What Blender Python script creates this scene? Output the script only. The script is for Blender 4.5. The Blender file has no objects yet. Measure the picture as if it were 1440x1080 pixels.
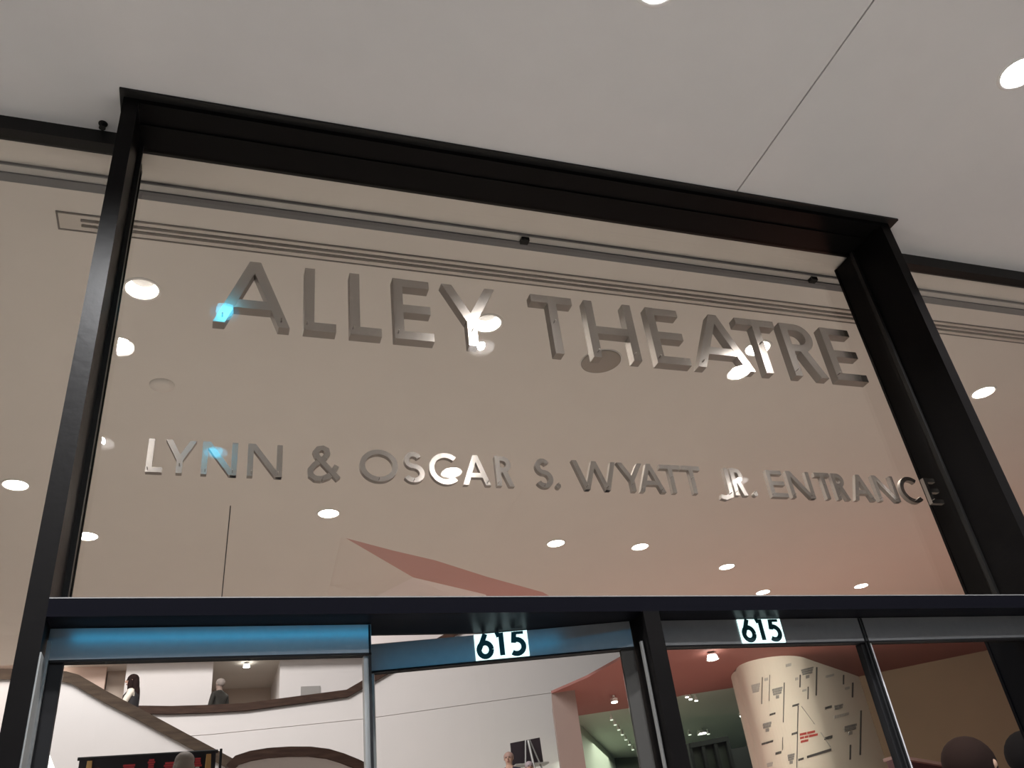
import bpy, bmesh, math, random
from mathutils import Vector, Matrix
random.seed(7)
C = bpy.context.scene.collection
S = 2.9            # ceiling height above the eye, metres
EYE = 1.6          # eye height
CEIL = EYE + S     # 4.5

# ------------------------------------------------------------------ camera
F = 1210.0
ROT = ((0.94556063, -0.30577377, -0.11143382),
       (0.07521775, 0.53846261, -0.8392856),
       (0.31663446, 0.78521362, 0.53214866))      # rows: image right, image down, forward
cd = bpy.data.cameras.new('camera'); cam = bpy.data.objects.new('camera', cd); C.objects.link(cam)
cd.sensor_width = 36; cd.lens = F / 1440 * 36; cd.clip_end = 200; cd.clip_start = .05
r, d, f = (Vector(v).normalized() for v in ROT)
cam.matrix_world = Matrix.Translation((0, 0, EYE)) @ Matrix((r, -d, -f)).transposed().to_4x4()
bpy.context.scene.camera = cam

# ------------------------------------------------------------------ world, exposure, large lights
sc = bpy.context.scene
w = bpy.data.worlds.new('night'); sc.world = w; w.use_nodes = True
w.node_tree.nodes['Background'].inputs[0].default_value = (.010, .014, .024, 1)
w.node_tree.nodes['Background'].inputs[1].default_value = 1
sc.view_settings.view_transform = 'Standard'; sc.view_settings.look = 'None'
sc.view_settings.exposure = 0.0; sc.view_settings.gamma = 1; sc.view_settings.use_curve_mapping = False
try:
    sc.cycles.use_denoising = True
    sc.cycles.max_bounces = 14; sc.cycles.transparent_max_bounces = 24
    sc.cycles.diffuse_bounces = 6; sc.cycles.caustics_reflective = False
    sc.cycles.sample_clamp_indirect = 6
except Exception:
    pass
P_OUT, P_IN = 325, 168
COL_OUT, COL_IN = (.985, .985, 1), (1, .90, .80)

def area(name, loc, size, power, col, rot=(0, 0, 0), sy=None):
    l = bpy.data.lights.new(name, 'AREA'); l.energy = power; l.color = col
    l.size = size
    if sy: l.shape = 'RECTANGLE'; l.size_y = sy
    o = bpy.data.objects.new(name, l); C.objects.link(o); o.location = loc; o.rotation_euler = rot
    o.visible_camera = False
    return o
area('atrium_light', (-1.2, 11.0, 10.8), 7, 1380, (1, .93, .91), rot=(math.radians(38), 0, 0), sy=2.5)  # unseen area light added to brighten the white atrium walls
area('stair_fill_light', (-2.2, 10.75, 8.2), 3, 125, (1, .95, .93), rot=(math.radians(52), 0, 0), sy=1)  # unseen fill light added to brighten the stair parapet
area('rail_fill_light', (.13 * S, .866 * S, EYE + .2845 * S), 0.50 * S, .30, (.03, .55, 1), rot=(math.radians(62), 0, 0), sy=.02)  # unseen cyan light added under the bar to turn the door rails blue
area('balcony_light', (-1.2, 20.55, 7.40), 6, 4, (1, .9, .85), sy=.4)  # unseen area light over the balcony
area('corridor_light', (10, 17.5, 4.75), 4, 170, (.95, 1, .82), sy=5)  # unseen greenish area light for the far room
area('soffit_fill_light', (5.6, 11.3, .6), 1.2, 60, (1, .62, .52), rot=(math.pi, 0, 0))  # unseen uplight added to tint the soffit above it
area('lobby_fill_light', (7.4, 7.2, .5), 1.0, 24, (1, .34, .22), rot=(math.pi, 0, 0))  # unseen red uplight added to redden the lobby ceiling
area('mural_light', (7.2, 8.6, 4.3), .5, 50, (1, .93, .80), rot=(math.radians(52), 0, math.radians(-28)))  # unseen area light aimed at the printed wall

# ------------------------------------------------------------------ measuring helpers (points on real planes)
def ray(px, py):
    q = ((px - 720) / F, (py - 540) / F, 1.0)
    return Vector(tuple(sum(ROT[i][k] * q[i] for i in range(3)) for k in range(3)))
def at(px, py, Y):
    v = ray(px, py); v = v * (Y / v.y); return Vector((v.x, Y, v.z + EYE))
def atz(px, py, z):
    v = ray(px, py); v = v * ((z - EYE) / v.z); return Vector((v.x, v.y, z))

# ------------------------------------------------------------------ materials
MATS = {}
def mat(name, col, rough=.6, metal=0., spec=.5, noise=0., scale=20., bump=0., bscale=200., emit=None, es=1.):
    if name in MATS: return MATS[name]
    m = bpy.data.materials.new(name); m.use_nodes = True
    nt = m.node_tree; b = nt.nodes['Principled BSDF']
    b.inputs['Base Color'].default_value = (*col, 1); b.inputs['Roughness'].default_value = rough
    b.inputs['Metallic'].default_value = metal; b.inputs['Specular IOR Level'].default_value = spec
    tc = nt.nodes.new('ShaderNodeTexCoord')
    if noise:
        n = nt.nodes.new('ShaderNodeTexNoise'); n.inputs['Scale'].default_value = scale; n.inputs['Detail'].default_value = 5
        nt.links.new(tc.outputs['Object'], n.inputs['Vector'])
        mx = nt.nodes.new('ShaderNodeMix'); mx.data_type = 'RGBA'
        mx.inputs[6].default_value = (*[c * (1 - noise) for c in col], 1)
        mx.inputs[7].default_value = (*[min(1, c * (1 + noise)) for c in col], 1)
        nt.links.new(n.outputs['Fac'], mx.inputs[0]); nt.links.new(mx.outputs[2], b.inputs['Base Color'])
    if bump:
        n2 = nt.nodes.new('ShaderNodeTexNoise'); n2.inputs['Scale'].default_value = bscale
        nt.links.new(tc.outputs['Object'], n2.inputs['Vector'])
        bp = nt.nodes.new('ShaderNodeBump'); bp.inputs['Strength'].default_value = bump; bp.inputs['Distance'].default_value = .002
        nt.links.new(n2.outputs['Fac'], bp.inputs['Height']); nt.links.new(bp.outputs['Normal'], b.inputs['Normal'])
    if emit:
        b.inputs['Emission Color'].default_value = (*emit, 1); b.inputs['Emission Strength'].default_value = es
    MATS[name] = m; return m

def wood(name, c1, c2, rough=.45):
    m = mat(name, c1, .7, spec=.2); nt = m.node_tree; b = nt.nodes['Principled BSDF']
    tc = nt.nodes.new('ShaderNodeTexCoord'); mp = nt.nodes.new('ShaderNodeMapping'); mp.inputs['Scale'].default_value = (1.2, 9, 9)
    n = nt.nodes.new('ShaderNodeTexNoise'); n.inputs['Scale'].default_value = 3; n.inputs['Detail'].default_value = 6
    rp = nt.nodes.new('ShaderNodeValToRGB'); rp.color_ramp.elements[0].color = (*c1, 1); rp.color_ramp.elements[1].color = (*c2, 1)
    rp.color_ramp.elements[0].position = .35; rp.color_ramp.elements[1].position = .7
    nt.links.new(tc.outputs['Object'], mp.inputs[0]); nt.links.new(mp.outputs[0], n.inputs['Vector'])
    nt.links.new(n.outputs['Fac'], rp.inputs[0]); nt.links.new(rp.outputs[0], b.inputs['Base Color'])
    return m

def glass(name, tint, ior=1.45):
    m = bpy.data.materials.new(name); m.use_nodes = True; nt = m.node_tree; nt.nodes.clear()
    out = nt.nodes.new('ShaderNodeOutputMaterial'); tr = nt.nodes.new('ShaderNodeBsdfTransparent'); gl = nt.nodes.new('ShaderNodeBsdfGlossy')
    tr.inputs[0].default_value = (*tint, 1); gl.inputs['Roughness'].default_value = .0
    g = nt.nodes.new('ShaderNodeNewGeometry'); mx = nt.nodes.new('ShaderNodeMix'); mx.data_type = 'FLOAT'
    mx.inputs[2].default_value = ior; mx.inputs[3].default_value = 1 / ior     # both faces reflect like the outer face of a thin pane
    fr = nt.nodes.new('ShaderNodeFresnel'); ms = nt.nodes.new('ShaderNodeMixShader')
    nt.links.new(g.outputs['Backfacing'], mx.inputs[0]); nt.links.new(mx.outputs[0], fr.inputs['IOR'])
    nt.links.new(fr.outputs[0], ms.inputs[0]); nt.links.new(tr.outputs[0], ms.inputs[1]); nt.links.new(gl.outputs[0], ms.inputs[2])
    nt.links.new(ms.outputs[0], out.inputs[0]); return m

PLASTER = mat('soffit plaster', (.71, .70, .69), .85, noise=.03, scale=6, bump=.15, bscale=350)
LOBBYC = mat('lobby ceiling plaster', (.72, .68, .63), .85, noise=.03, scale=5, bump=.1, bscale=350)
WHITE = mat('white plaster', (.78, .74, .72), .8, noise=.025, scale=3, bump=.1)
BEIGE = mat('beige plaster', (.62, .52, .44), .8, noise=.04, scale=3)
REDM = mat('brick red soffit', (.30, .125, .105), .75, noise=.06, scale=3)
PINKP = mat('dusty rose paint', (.55, .36, .32), .8, noise=.04, scale=3)
BROWNW = mat('brown wall covering', (.33, .235, .155), .8, noise=.12, scale=1.2)
STEEL = mat('black painted steel', (.005, .0045, .0045), .36, spec=.06, noise=.3, scale=8, bump=.25, bscale=40)
STEELG = mat('dark grey steel', (.012, .0115, .011), .4, spec=.2, noise=.2, scale=8)
ALU = mat('satin aluminium', (.36, .36, .35), .38, metal=.6, noise=.06, scale=30)
RAIL = mat('anodised door rail', (.30, .305, .31), .34, metal=.6, noise=.08, scale=40)
RAILD = mat('door gasket', (.010, .010, .011), .6, spec=.12)
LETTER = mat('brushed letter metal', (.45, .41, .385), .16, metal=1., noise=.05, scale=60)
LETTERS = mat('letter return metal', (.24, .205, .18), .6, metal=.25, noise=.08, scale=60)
TRIMW = mat('white lamp trim', (.78, .76, .73), .5)
GLOWO = mat('lamp reflector cool', (.9, .9, .9), .4, emit=(1, .97, .95), es=26)
GLOWI = mat('lamp reflector warm', (.9, .9, .9), .4, emit=(1, .93, .84), es=14)
GLOWC = mat('lamp reflector cyan', (.5, .8, .9), .4, emit=(.02, .50, .80), es=1.0)
GLOWD = mat('dimmed lamp reflector', (.9, .9, .9), .4, emit=(1, .97, .95), es=2.6)
DIFF = mat('lamp diffuser', (.035, .033, .031), .6)
DARK = mat('dark void', (.012, .012, .012), .9)
CONC = mat('concrete floor', (.42, .40, .38), .8, noise=.1, scale=2)
LOBBYF = mat('terrazzo floor', (.50, .45, .40), .5, noise=.08, scale=8)
WOOD = wood('dark wood cap', (.042, .022, .015), (.075, .042, .028))
WOODG = wood('grey brown wood cap', (.062, .042, .029), (.10, .07, .048))
SHADE = mat('grey shade fabric', (.16, .16, .165), .8)
SHADEL = mat('pale shade lip', (.52, .51, .49), .6)
DARKFACE = mat('speaker grille', (.30, .26, .225), .7, noise=.1, scale=200)
GLASS = glass('clear glazing', (.97, .965, .95))
DGLASS = glass('door glazing', (.93, .95, .95))
PLATE = mat('glowing number plate', (.8, .95, .95), .5, emit=(.72, 1, .98), es=1.15)  # emission makes the whole plate bright
NUM = mat('teal numeral', (.0, .035, .045), .5)
BLUE = mat('assumed blue screen', (.02, .1, .2), .5, emit=(.02, .25, .44), es=7)

# ------------------------------------------------------------------ mesh helpers
def mk(name, verts, faces, m, parent=None, smooth=False):
    me = bpy.data.meshes.new(name); me.from_pydata([tuple(v) for v in verts], [], faces); me.update()
    bm = bmesh.new(); bm.from_mesh(me); bmesh.ops.recalc_face_normals(bm, faces=bm.faces); bm.to_mesh(me); bm.free()
    for x in (m if isinstance(m, (list, tuple)) else [m]): me.materials.append(x)
    if smooth:
        for pl in me.polygons: pl.use_smooth = True
    o = bpy.data.objects.new(name, me); C.objects.link(o)
    if parent: o.parent = parent
    return o
class MB:
    def __init__(s): s.v = []; s.f = []
    def box(s, x0, x1, y0, y1, z0, z1):
        n = len(s.v); s.v += [(x, y, z) for z in (z0, z1) for y in (y0, y1) for x in (x0, x1)]
        s.f += [tuple(n + i for i in q) for q in ((0, 1, 3, 2), (4, 5, 7, 6), (0, 1, 5, 4), (2, 3, 7, 6), (0, 2, 6, 4), (1, 3, 7, 5))]; return s
    def prism(s, poly, off):
        """closed solid: polygon (3-D points) swept by the vector off"""
        n = len(s.v); k = len(poly); off = Vector(off)
        s.v += [tuple(p) for p in poly] + [tuple(Vector(p) + off) for p in poly]
        s.f.append(tuple(range(n, n + k))); s.f.append(tuple(range(n + 2 * k - 1, n + k - 1, -1)))
        for i in range(k): s.f.append((n + i, n + (i + 1) % k, n + k + (i + 1) % k, n + k + i))
        return s
    def strip(s, a, b, off):
        """solid ribbon between the point rows a and b, swept by off"""
        n = len(s.v); k = len(a); off = Vector(off)
        for row in (a, b, [Vector(p) + off for p in a], [Vector(p) + off for p in b]): s.v += [tuple(p) for p in row]
        for i in range(k - 1):
            s.f += [(n + i, n + i + 1, n + k + i + 1, n + k + i), (n + 2 * k + i, n + 2 * k + i + 1, n + 3 * k + i + 1, n + 3 * k + i),
                    (n + i, n + i + 1, n + 2 * k + i + 1, n + 2 * k + i), (n + k + i, n + k + i + 1, n + 3 * k + i + 1, n + 3 * k + i)]
        for i in (0, k - 1): s.f.append((n + i, n + k + i, n + 3 * k + i, n + 2 * k + i))
        return s
    def lathe(s, prof, seg=24, c=(0, 0, 0), caps=True):
        n = len(s.v); k = len(prof)
        for j in range(seg):
            a = 2 * math.pi * j / seg
            s.v += [(c[0] + r * math.cos(a), c[1] + r * math.sin(a), c[2] + z) for r, z in prof]
        for j in range(seg):
            j2 = (j + 1) % seg
            for i in range(k - 1): s.f.append((n + j * k + i, n + j2 * k + i, n + j2 * k + i + 1, n + j * k + i + 1))
        if caps:
            s.f.append(tuple(n + j * k for j in range(seg))); s.f.append(tuple(n + j * k + k - 1 for j in reversed(range(seg))))
        return s
    def tube(s, a, b, r0, r1=None, seg=10):
        a, b = Vector(a), Vector(b); r1 = r0 if r1 is None else r1
        z = (b - a).normalized(); x = z.orthogonal().normalized(); y = z.cross(x); n = len(s.v)
        for p, r in ((a, r0), (b, r1)):
            s.v += [tuple(p + (x * math.cos(t) + y * math.sin(t)) * r) for t in (2 * math.pi * i / seg for i in range(seg))]
        s.f += [(n + i, n + (i + 1) % seg, n + seg + (i + 1) % seg, n + seg + i) for i in range(seg)]
        s.f += [tuple(n + i for i in reversed(range(seg))), tuple(n + seg + i for i in range(seg))]; return s
    def ball(s, c, rx, ry=None, rz=None, seg=14, rings=8):
        ry = rx if ry is None else ry; rz = rx if rz is None else rz; n = len(s.v)
        s.v.append((c[0], c[1], c[2] + rz))
        for i in range(1, rings):
            t = math.pi * i / rings
            s.v += [(c[0] + rx * math.sin(t) * math.cos(2 * math.pi * j / seg), c[1] + ry * math.sin(t) * math.sin(2 * math.pi * j / seg), c[2] + rz * math.cos(t)) for j in range(seg)]
        s.v.append((c[0], c[1], c[2] - rz)); e = len(s.v) - 1
        for j in range(seg):
            j2 = (j + 1) % seg
            s.f.append((n, n + 1 + j, n + 1 + j2)); s.f.append((e, n + 1 + (rings - 2) * seg + j2, n + 1 + (rings - 2) * seg + j))
            for i in range(rings - 2): s.f.append((n + 1 + i * seg + j, n + 1 + (i + 1) * seg + j, n + 1 + (i + 1) * seg + j2, n + 1 + i * seg + j2))
        return s
    def build(s, name, m, parent=None, smooth=False): return mk(name, s.v, s.f, m, parent, smooth)
def box(name, x0, x1, y0, y1, z0, z1, m, parent=None): return MB().box(x0, x1, y0, y1, z0, z1).build(name, m, parent)

def plate(name, outer, holes, z0, z1, m, parent=None):
    """horizontal slab with holes cut through it"""
    cu = bpy.data.curves.new(name, 'CURVE'); cu.dimensions = '2D'; cu.fill_mode = 'BOTH'; cu.extrude = (z1 - z0) / 2
    for loop in [outer] + holes:
        sp = cu.splines.new('POLY'); sp.points.add(len(loop) - 1); sp.use_cyclic_u = True
        for p, q in zip(sp.points, loop): p.co = (q[0], q[1], 0, 1)
    t = bpy.data.objects.new(name + '_tmp', cu); C.objects.link(t)
    me = bpy.data.meshes.new_from_object(t.evaluated_get(bpy.context.evaluated_depsgraph_get()))
    bpy.data.objects.remove(t); bpy.data.curves.remove(cu)
    me.name = name; me.materials.clear(); me.materials.append(m)
    for pl in me.polygons: pl.material_index = 0; pl.use_smooth = False
    for v in me.vertices: v.co.z += (z0 + z1) / 2
    o = bpy.data.objects.new(name, me); C.objects.link(o)
    if parent: o.parent = parent
    return o

def tag(o, label=None, cat=None, group=None, kind=None):
    for k, v in (('label', label), ('category', cat), ('group', group), ('kind', kind)):
        if v: o[k] = v
    return o
def empty(name, loc=(0, 0, 0), rz=0):
    o = bpy.data.objects.new(name, None); C.objects.link(o); o.location = loc; o.rotation_euler = (0, 0, rz); o.empty_display_size = .1
    return o
def thing(name, label, cat, loc=(0, 0, 0), rz=0, group=None): return tag(empty(name, loc, rz), label, cat, group)
def struct(name, label, loc=(0, 0, 0), cat=None):
    return tag(empty(name, loc), label, cat, None, 'structure')
def circ(x, y, r, n=28): return [(x + r * math.cos(2 * math.pi * i / n), y + r * math.sin(2 * math.pi * i / n)) for i in range(n)]

# ------------------------------------------------------------------ geometry of the entrance (fractions of S measured on the facade)
YF, YB = .858 * S, .994 * S            # front and back of the steel portal
XL0, XL1 = -.156 * S, -.137 * S        # outer and inner face of one post
XR1, XR0 = 1.095 * S, 1.114 * S
XM0, XM1 = .468 * S, .488 * S          # centre post
ZB0, ZB1 = EYE + .286 * S, EYE + .303 * S    # transom bar
ZD0, ZD1 = EYE + .256 * S, EYE + .2852 * S   # top rails of the doors
YG = .945 * S                          # transom glass

# downlights: (x, y) in fractions of S on the soffit plane
OUT = [(.490, .536), (1.100, .533), (1.95, .10), (-.191, .434), (.569, -.012), (1.41, .011), (-.245, .055), (-.75, .10), (-.75, .50)]  # lamps beyond the view are assumed
DIM = (0, 5, 6)                        # lamps turned lower than the rest
CYAN = [(-.0085, .570), (-.0060, .036)]  # assumed cyan lamps, out of view, for the cyan glints on the letters
INN = [(-.146, 1.275), (.478, 1.272), (1.09, 1.262), (1.805, 1.346), (.294, 2.168), (-.313, 2.351), (1.021, 2.343), (1.322, 2.359), (1.744, 2.525), (2.06, 2.788), (2.476, 2.716), (-.442, 2.058)]
RH = .080                              # aperture radius

# ------------------------------------------------------------------ structure: floors
box('floor', -10, 14, -14, 13.2, -.2, 0, CONC)
tag(bpy.data.objects['floor'], 'pale concrete floor running from the pavement into the lobby', None, None, 'structure')
def slab(x0, x1, y0, y1, z, label):
    o = box('floor', x0, x1, y0, y1, z - .25, z, LOBBYF); tag(o, label, None, None, 'structure'); return o
slab(-5, 2.4, 9.2, 12.9, 1.75, 'raised landing floor behind the black banner backdrop')
slab(2.6, 7.9, 14.3, 19.9, 2.62, 'mezzanine floor under the black board on its easel')
slab(-9, 6.4, 20.02, 24.2, 5.2, 'upper balcony floor behind the long wooden handrail')
slab(-6, -.3, 15.2, 18.6, 4.46, 'stair landing under the woman with long dark hair')
slab(3.15, 6.4, 3.2, 5.2, .36, 'low platform floor just inside the doors')

# ------------------------------------------------------------------ structure: ceilings
ce = struct('ceiling', 'flat white soffit and lobby ceiling pierced by round downlights')
SEAM = .792 * S
outh = [circ(x * S, y * S, RH) for x, y in OUT + CYAN]
plate('soffit_panel', [(-10, -3.4), (SEAM - .004, -3.4), (SEAM - .004, 2.70), (-10, 2.70)],
      [h for h in outh if h[0][0] < SEAM], CEIL, CEIL + .025, PLASTER, ce)
plate('soffit_panel', [(SEAM + .004, -3.4), (12, -3.4), (12, 2.70), (SEAM + .004, 2.70)],
      [h for h in outh if h[0][0] > SEAM], CEIL, CEIL + .025, PLASTER, ce)
EDGE = [(3.29, 8.07), (2.56, 7.64), (1.94, 7.23), (1.5, 7.01), (1.02, 6.74)]
SL_Y0, SL_Y1, SL_X0, SL_X1 = 1.104 * S, 1.142 * S, -.259 * S, 1.85 * S
inh = [circ(x * S, y * S, RH) for x, y in INN]
inh.append([(SL_X0, SL_Y0), (SL_X1, SL_Y0), (SL_X1, SL_Y1), (SL_X0, SL_Y1)])
JX = .040 * S
inh.append([(JX - .004, 2.137 * S), (JX + .004, 2.137 * S), (JX + .030, 9.5), (JX + .020, 9.5)])
plate('ceiling_panel', [(-10, 2.70), (14, 2.70), (14, 8.5), (3.72, 8.5)] + EDGE + [(1.10, 8.2), (1.15, 8.95), (1.0, 9.6), (-2, 10.25), (-10, 10.25)],
      inh, CEIL, CEIL + .025, LOBBYC, ce)
plate('plenum', [(-10, -3.4), (12, -3.4), (12, 6.5), (-10, 6.5)], [], CEIL + .30, CEIL + .33, DARK, ce)
for (x0, x1, y0, y1) in ((-10, .9, 6.5, 9.4), (4.0, 14, 6.5, 8.5)): box('plenum', x0, x1, y0, y1, CEIL + .30, CEIL + .33, DARK, ce)
box('fascia', -10, 12, -3.46, -3.40, CEIL - .1, CEIL + .5, PLASTER, ce)
# red soffit deeper in the lobby, its curved edge open to the tall atrium
plate('red_soffit', [(3.72, 8.5), (14, 8.5), (14, 11.9), (8.35, 12.47), (7.47, 12.93), (6.9, 13.64), (5.98, 14.11), (5.3, 12.3), (4.98, 12.42), (5.22, 11.6), (5.37, 10.45), (4.6, 9.4)],
      [], CEIL, CEIL + .035, REDM, ce)
# sloped plaster cove rising from the ceiling edge into the atrium
A0 = Vector((1.02, 6.74, CEIL + .012)); Fp = atz(581, 812, 4.78); Gp = atz(683, 836, 5.02); Gq = atz(700, 868, 5.12); Fm = atz(530, 838, 4.62); Lp = Vector((1.10, 8.9, CEIL + .012)); L2 = Vector((1.06, 7.9, CEIL + .012))
H0 = Vector((2.75, 7.35, 4.86)); H1 = atz(790, 826, 5.15); Gk = atz(800, 872, 5.3)
up = Vector((0, 0, .05))
mb = MB()
for t in ((A0, H0, Fp), (Fp, H0, H1), (Fp, H1, Gp), (Gp, H1, Gk), (Gp, Gk, Gq)): mb.prism(t, up)
mb.build('cove', mat('rose lit cove', (.52, .30, .27), .8), ce)  # rose tint paints in the pink light on the cove
mb = MB()
for t in ((A0, Fp, L2), (L2, Fm, Lp), (L2, Fp, Fm)): mb.prism(t, up)
mb.build('cove', LOBBYC, ce)
mb = MB()
for t in ((Fp, Gp, Gq), (Fp, Gq, Fm), (Fm, Gq, Lp)): mb.prism(t, up)
mb.build('cove', WHITE, ce)
# higher ceilings
box('ceiling_panel', -10, 9, 10.3, 24.5, 11.4, 11.6, WHITE, ce)
box('ceiling_panel', -9, 4.2, 20.3, 24.3, 7.5, 7.65, LOBBYC, ce)
plate('ceiling_panel', [(6.1, 14.3), (6.95, 13.7), (7.6, 13.0), (15, 11.6), (15, 24.2), (8.6, 24.2), (8.6, 20.5), (6.2, 15.2)], [], 4.9, 5.0, mat('pale green ceiling', (.55, .58, .50), .8), ce)

# ------------------------------------------------------------------ structure: walls
def wall(name, poly, off, m, label):
    o = MB().prism(poly, off).build(name, m); tag(o, label, None, None, 'structure'); return o
wall('wall_left', [(-9.5, 2.9, 0), (-9.5, 24.5, 0), (-9.5, 24.5, 11.5), (-9.5, 2.9, 11.5)], (-.2, 0, 0), WHITE, 'white side wall of the tall lobby')
wall('wall_back', [(-9.5, 24.2, 0), (15, 24.2, 0), (15, 24.2, 11.5), (-9.5, 24.2, 11.5)], (0, .2, 0), WHITE, 'white rear wall of the tall lobby')
# balcony parapet with the rising stair wall, in two lifts with a groove between them
top = [(200, 1003), (290, 1000), (345, 996), (485, 977), (555, 938), (640, 890)]
T = [at(x, y, 20) for x, y in top]
J = [at(140, 1045, 20), at(300, 1033, 20), at(515, 1011, 20), at(780, 974, 20)]
wb = struct('wall_back', 'white balcony wall whose top climbs beside the stair')
LEFT = -9.0; RIGHT = 8.1
g = Vector((0, 0, .012))
low = [Vector((LEFT, 20, 0)), Vector((RIGHT, 20, 0)), Vector((RIGHT, 20, J[3].z))] + [J[3], J[2], J[1], J[0]] + [Vector((LEFT, 20, J[0].z))]
MB().prism(low, (0, .18, 0)).build('wall_panel', WHITE, wb)
upp = [Vector((LEFT, 20, J[0].z)) + g] + [p + g for p in J] + [Vector((RIGHT, 20, J[3].z)) + g, Vector((11.6, 20, J[3].z + .3)), Vector((11.6, 20, 9.6))] + [Vector((T[-1].x + 3, 20, T[-1].z + 1.58)), T[5], T[4], T[3], T[2], T[1], T[0], Vector((LEFT, 20, T[0].z))]
MB().prism(upp, (0, .18, 0)).build('wall_panel', WHITE, wb)
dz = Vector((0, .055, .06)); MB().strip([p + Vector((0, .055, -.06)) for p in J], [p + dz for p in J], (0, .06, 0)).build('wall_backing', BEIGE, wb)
# blocks at the back of the balcony
b0x = at(150, 940, 21.1).x; b1a, b1b = at(178, 940, 20.9), at(300, 935, 20.9)
wall('wall_back', [(b1a.x, 20.9, 5.2), (b1b.x, 20.9, 5.2), (b1b.x, 20.9, 7.5), (b1a.x, 20.9, 7.5)], (0, 2.5, 0), WHITE, 'white wall block between the two people on the balcony')
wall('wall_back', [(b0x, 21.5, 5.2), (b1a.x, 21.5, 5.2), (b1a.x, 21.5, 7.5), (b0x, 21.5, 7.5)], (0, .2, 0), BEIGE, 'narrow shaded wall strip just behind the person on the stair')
b2a = at(394, 935, 20.9)
wall('wall_back', [(b2a.x, 20.9, 5.2), (8.1, 20.9, 5.2), (8.1, 20.9, 11.3), (b2a.x, 20.9, 11.3)], (0, 2.5, 0), WHITE, 'white wall block behind the climbing stair handrail')
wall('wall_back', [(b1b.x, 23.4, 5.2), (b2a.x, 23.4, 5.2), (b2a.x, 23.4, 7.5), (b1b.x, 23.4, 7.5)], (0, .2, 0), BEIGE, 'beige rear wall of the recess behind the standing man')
b0 = at(150, 940, 21.1)
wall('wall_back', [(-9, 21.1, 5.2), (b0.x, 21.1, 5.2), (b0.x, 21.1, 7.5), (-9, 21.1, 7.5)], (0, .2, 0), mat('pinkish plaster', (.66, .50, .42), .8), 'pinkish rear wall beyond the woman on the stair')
# stair parapet in front
DP = [(-40, 948), (40, 949), (80, 955), (105, 957), (200, 1010), (300, 1064), (380, 1106)]
DT = [at(x, y, 13) for x, y in DP]
wall('wall_front', [(DT[0].x, 13, 0), (DT[-1].x, 13, 0)] + [tuple(p) for p in reversed(DT)], (0, .16, 0), WHITE, 'bright white stair parapet sloping down under the diagonal handrail')
AP = [(322, 1082), (333, 1070), (352, 1064), (376, 1060), (405, 1058), (435, 1058), (460, 1061), (480, 1067), (500, 1075), (530, 1090)]
AT = [at(x, y, 12.4) for x, y in AP]
wall('wall_front', [(AT[0].x, 12.4, 0), (AT[-1].x, 12.4, 0)] + [tuple(p) for p in reversed(AT)], (0, .16, 0), WHITE, 'white parapet with a curved top beside the diagonal stair')
# pier at the end of the white wall
wall('wall_right', [(4.98, 12.42, 0), (5.30, 12.27, 0), (5.75, 13.45, 0), (5.45, 13.65, 0)], (0, 0, CEIL), mat('taupe paint', (.32, .24, .21), .8), 'narrow beige wall end beside the opening with small lights')
# brown wall to the right
wall('wall_right', [(9.85, 12.65, 0), (13.9, 8.85, 0), (13.9, 8.85, CEIL), (9.85, 12.65, CEIL)], (.2, .2, 0), BROWNW, 'brown wall beyond the printed white wall')
# green room
g0, g1 = atz(803, 1006, 4.9), atz(864, 1066, 4.9)
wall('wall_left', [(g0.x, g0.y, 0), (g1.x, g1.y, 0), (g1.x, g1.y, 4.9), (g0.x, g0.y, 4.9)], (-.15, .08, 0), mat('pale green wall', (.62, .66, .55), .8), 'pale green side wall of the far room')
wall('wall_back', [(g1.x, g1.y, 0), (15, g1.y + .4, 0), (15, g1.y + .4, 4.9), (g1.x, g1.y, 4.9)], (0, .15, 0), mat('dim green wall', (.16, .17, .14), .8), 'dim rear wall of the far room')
dk = at(1018, 1052, 17.0)
wall('wall_back', [(at(1012, 1060, 17).x, 17, 0), (11.8, 17, 0), (11.8, 17, at(1040, 1046, 17).z), (at(1012, 1060, 17).x, 17, at(1012, 1056, 17).z)], (0, .15, 0), DARK, 'black low wall in the far room beside the printed wall')

# ------------------------------------------------------------------ rounded white wall with its printed artwork
PL = [(7.95, 11.95), (7.66, 11.55), (7.52, 11.22), (7.56, 10.98), (7.74, 10.80), (8.02, 10.74), (8.34, 10.82), (8.72, 11.06), (9.5, 11.56), (10.27, 12.06), (10.75, 12.40)]
def smooth(P, n=6):
    out = []
    for i in range(len(P) - 1):
        p0, p1, p2, p3 = (Vector(P[max(0, min(len(P) - 1, i + k))]) for k in (-1, 0, 1, 2))
        for j in range(n):
            t = j / n
            out.append(.5 * ((2 * p1) + (p2 - p0) * t + (2 * p0 - 5 * p1 + 4 * p2 - p3) * t * t + (3 * p1 - p0 - 3 * p2 + p3) * t ** 3))
    out.append(Vector(P[-1])); return out
PS = smooth(PL)
ww = struct('wall_front', 'rounded cream wall printed with scattered grey and red lettering')
CREAM = mat('cream wall', (.80, .75, .64), .75, noise=.03, scale=2)
n = len(PS); inner = [p + Vector((.10, .30)) for p in PS]
o = MB().strip([(p.x, p.y, 0) for p in PS], [(p.x, p.y, CEIL) for p in PS], (.12, .34, 0)).build('wall_panel', CREAM, ww)
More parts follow.
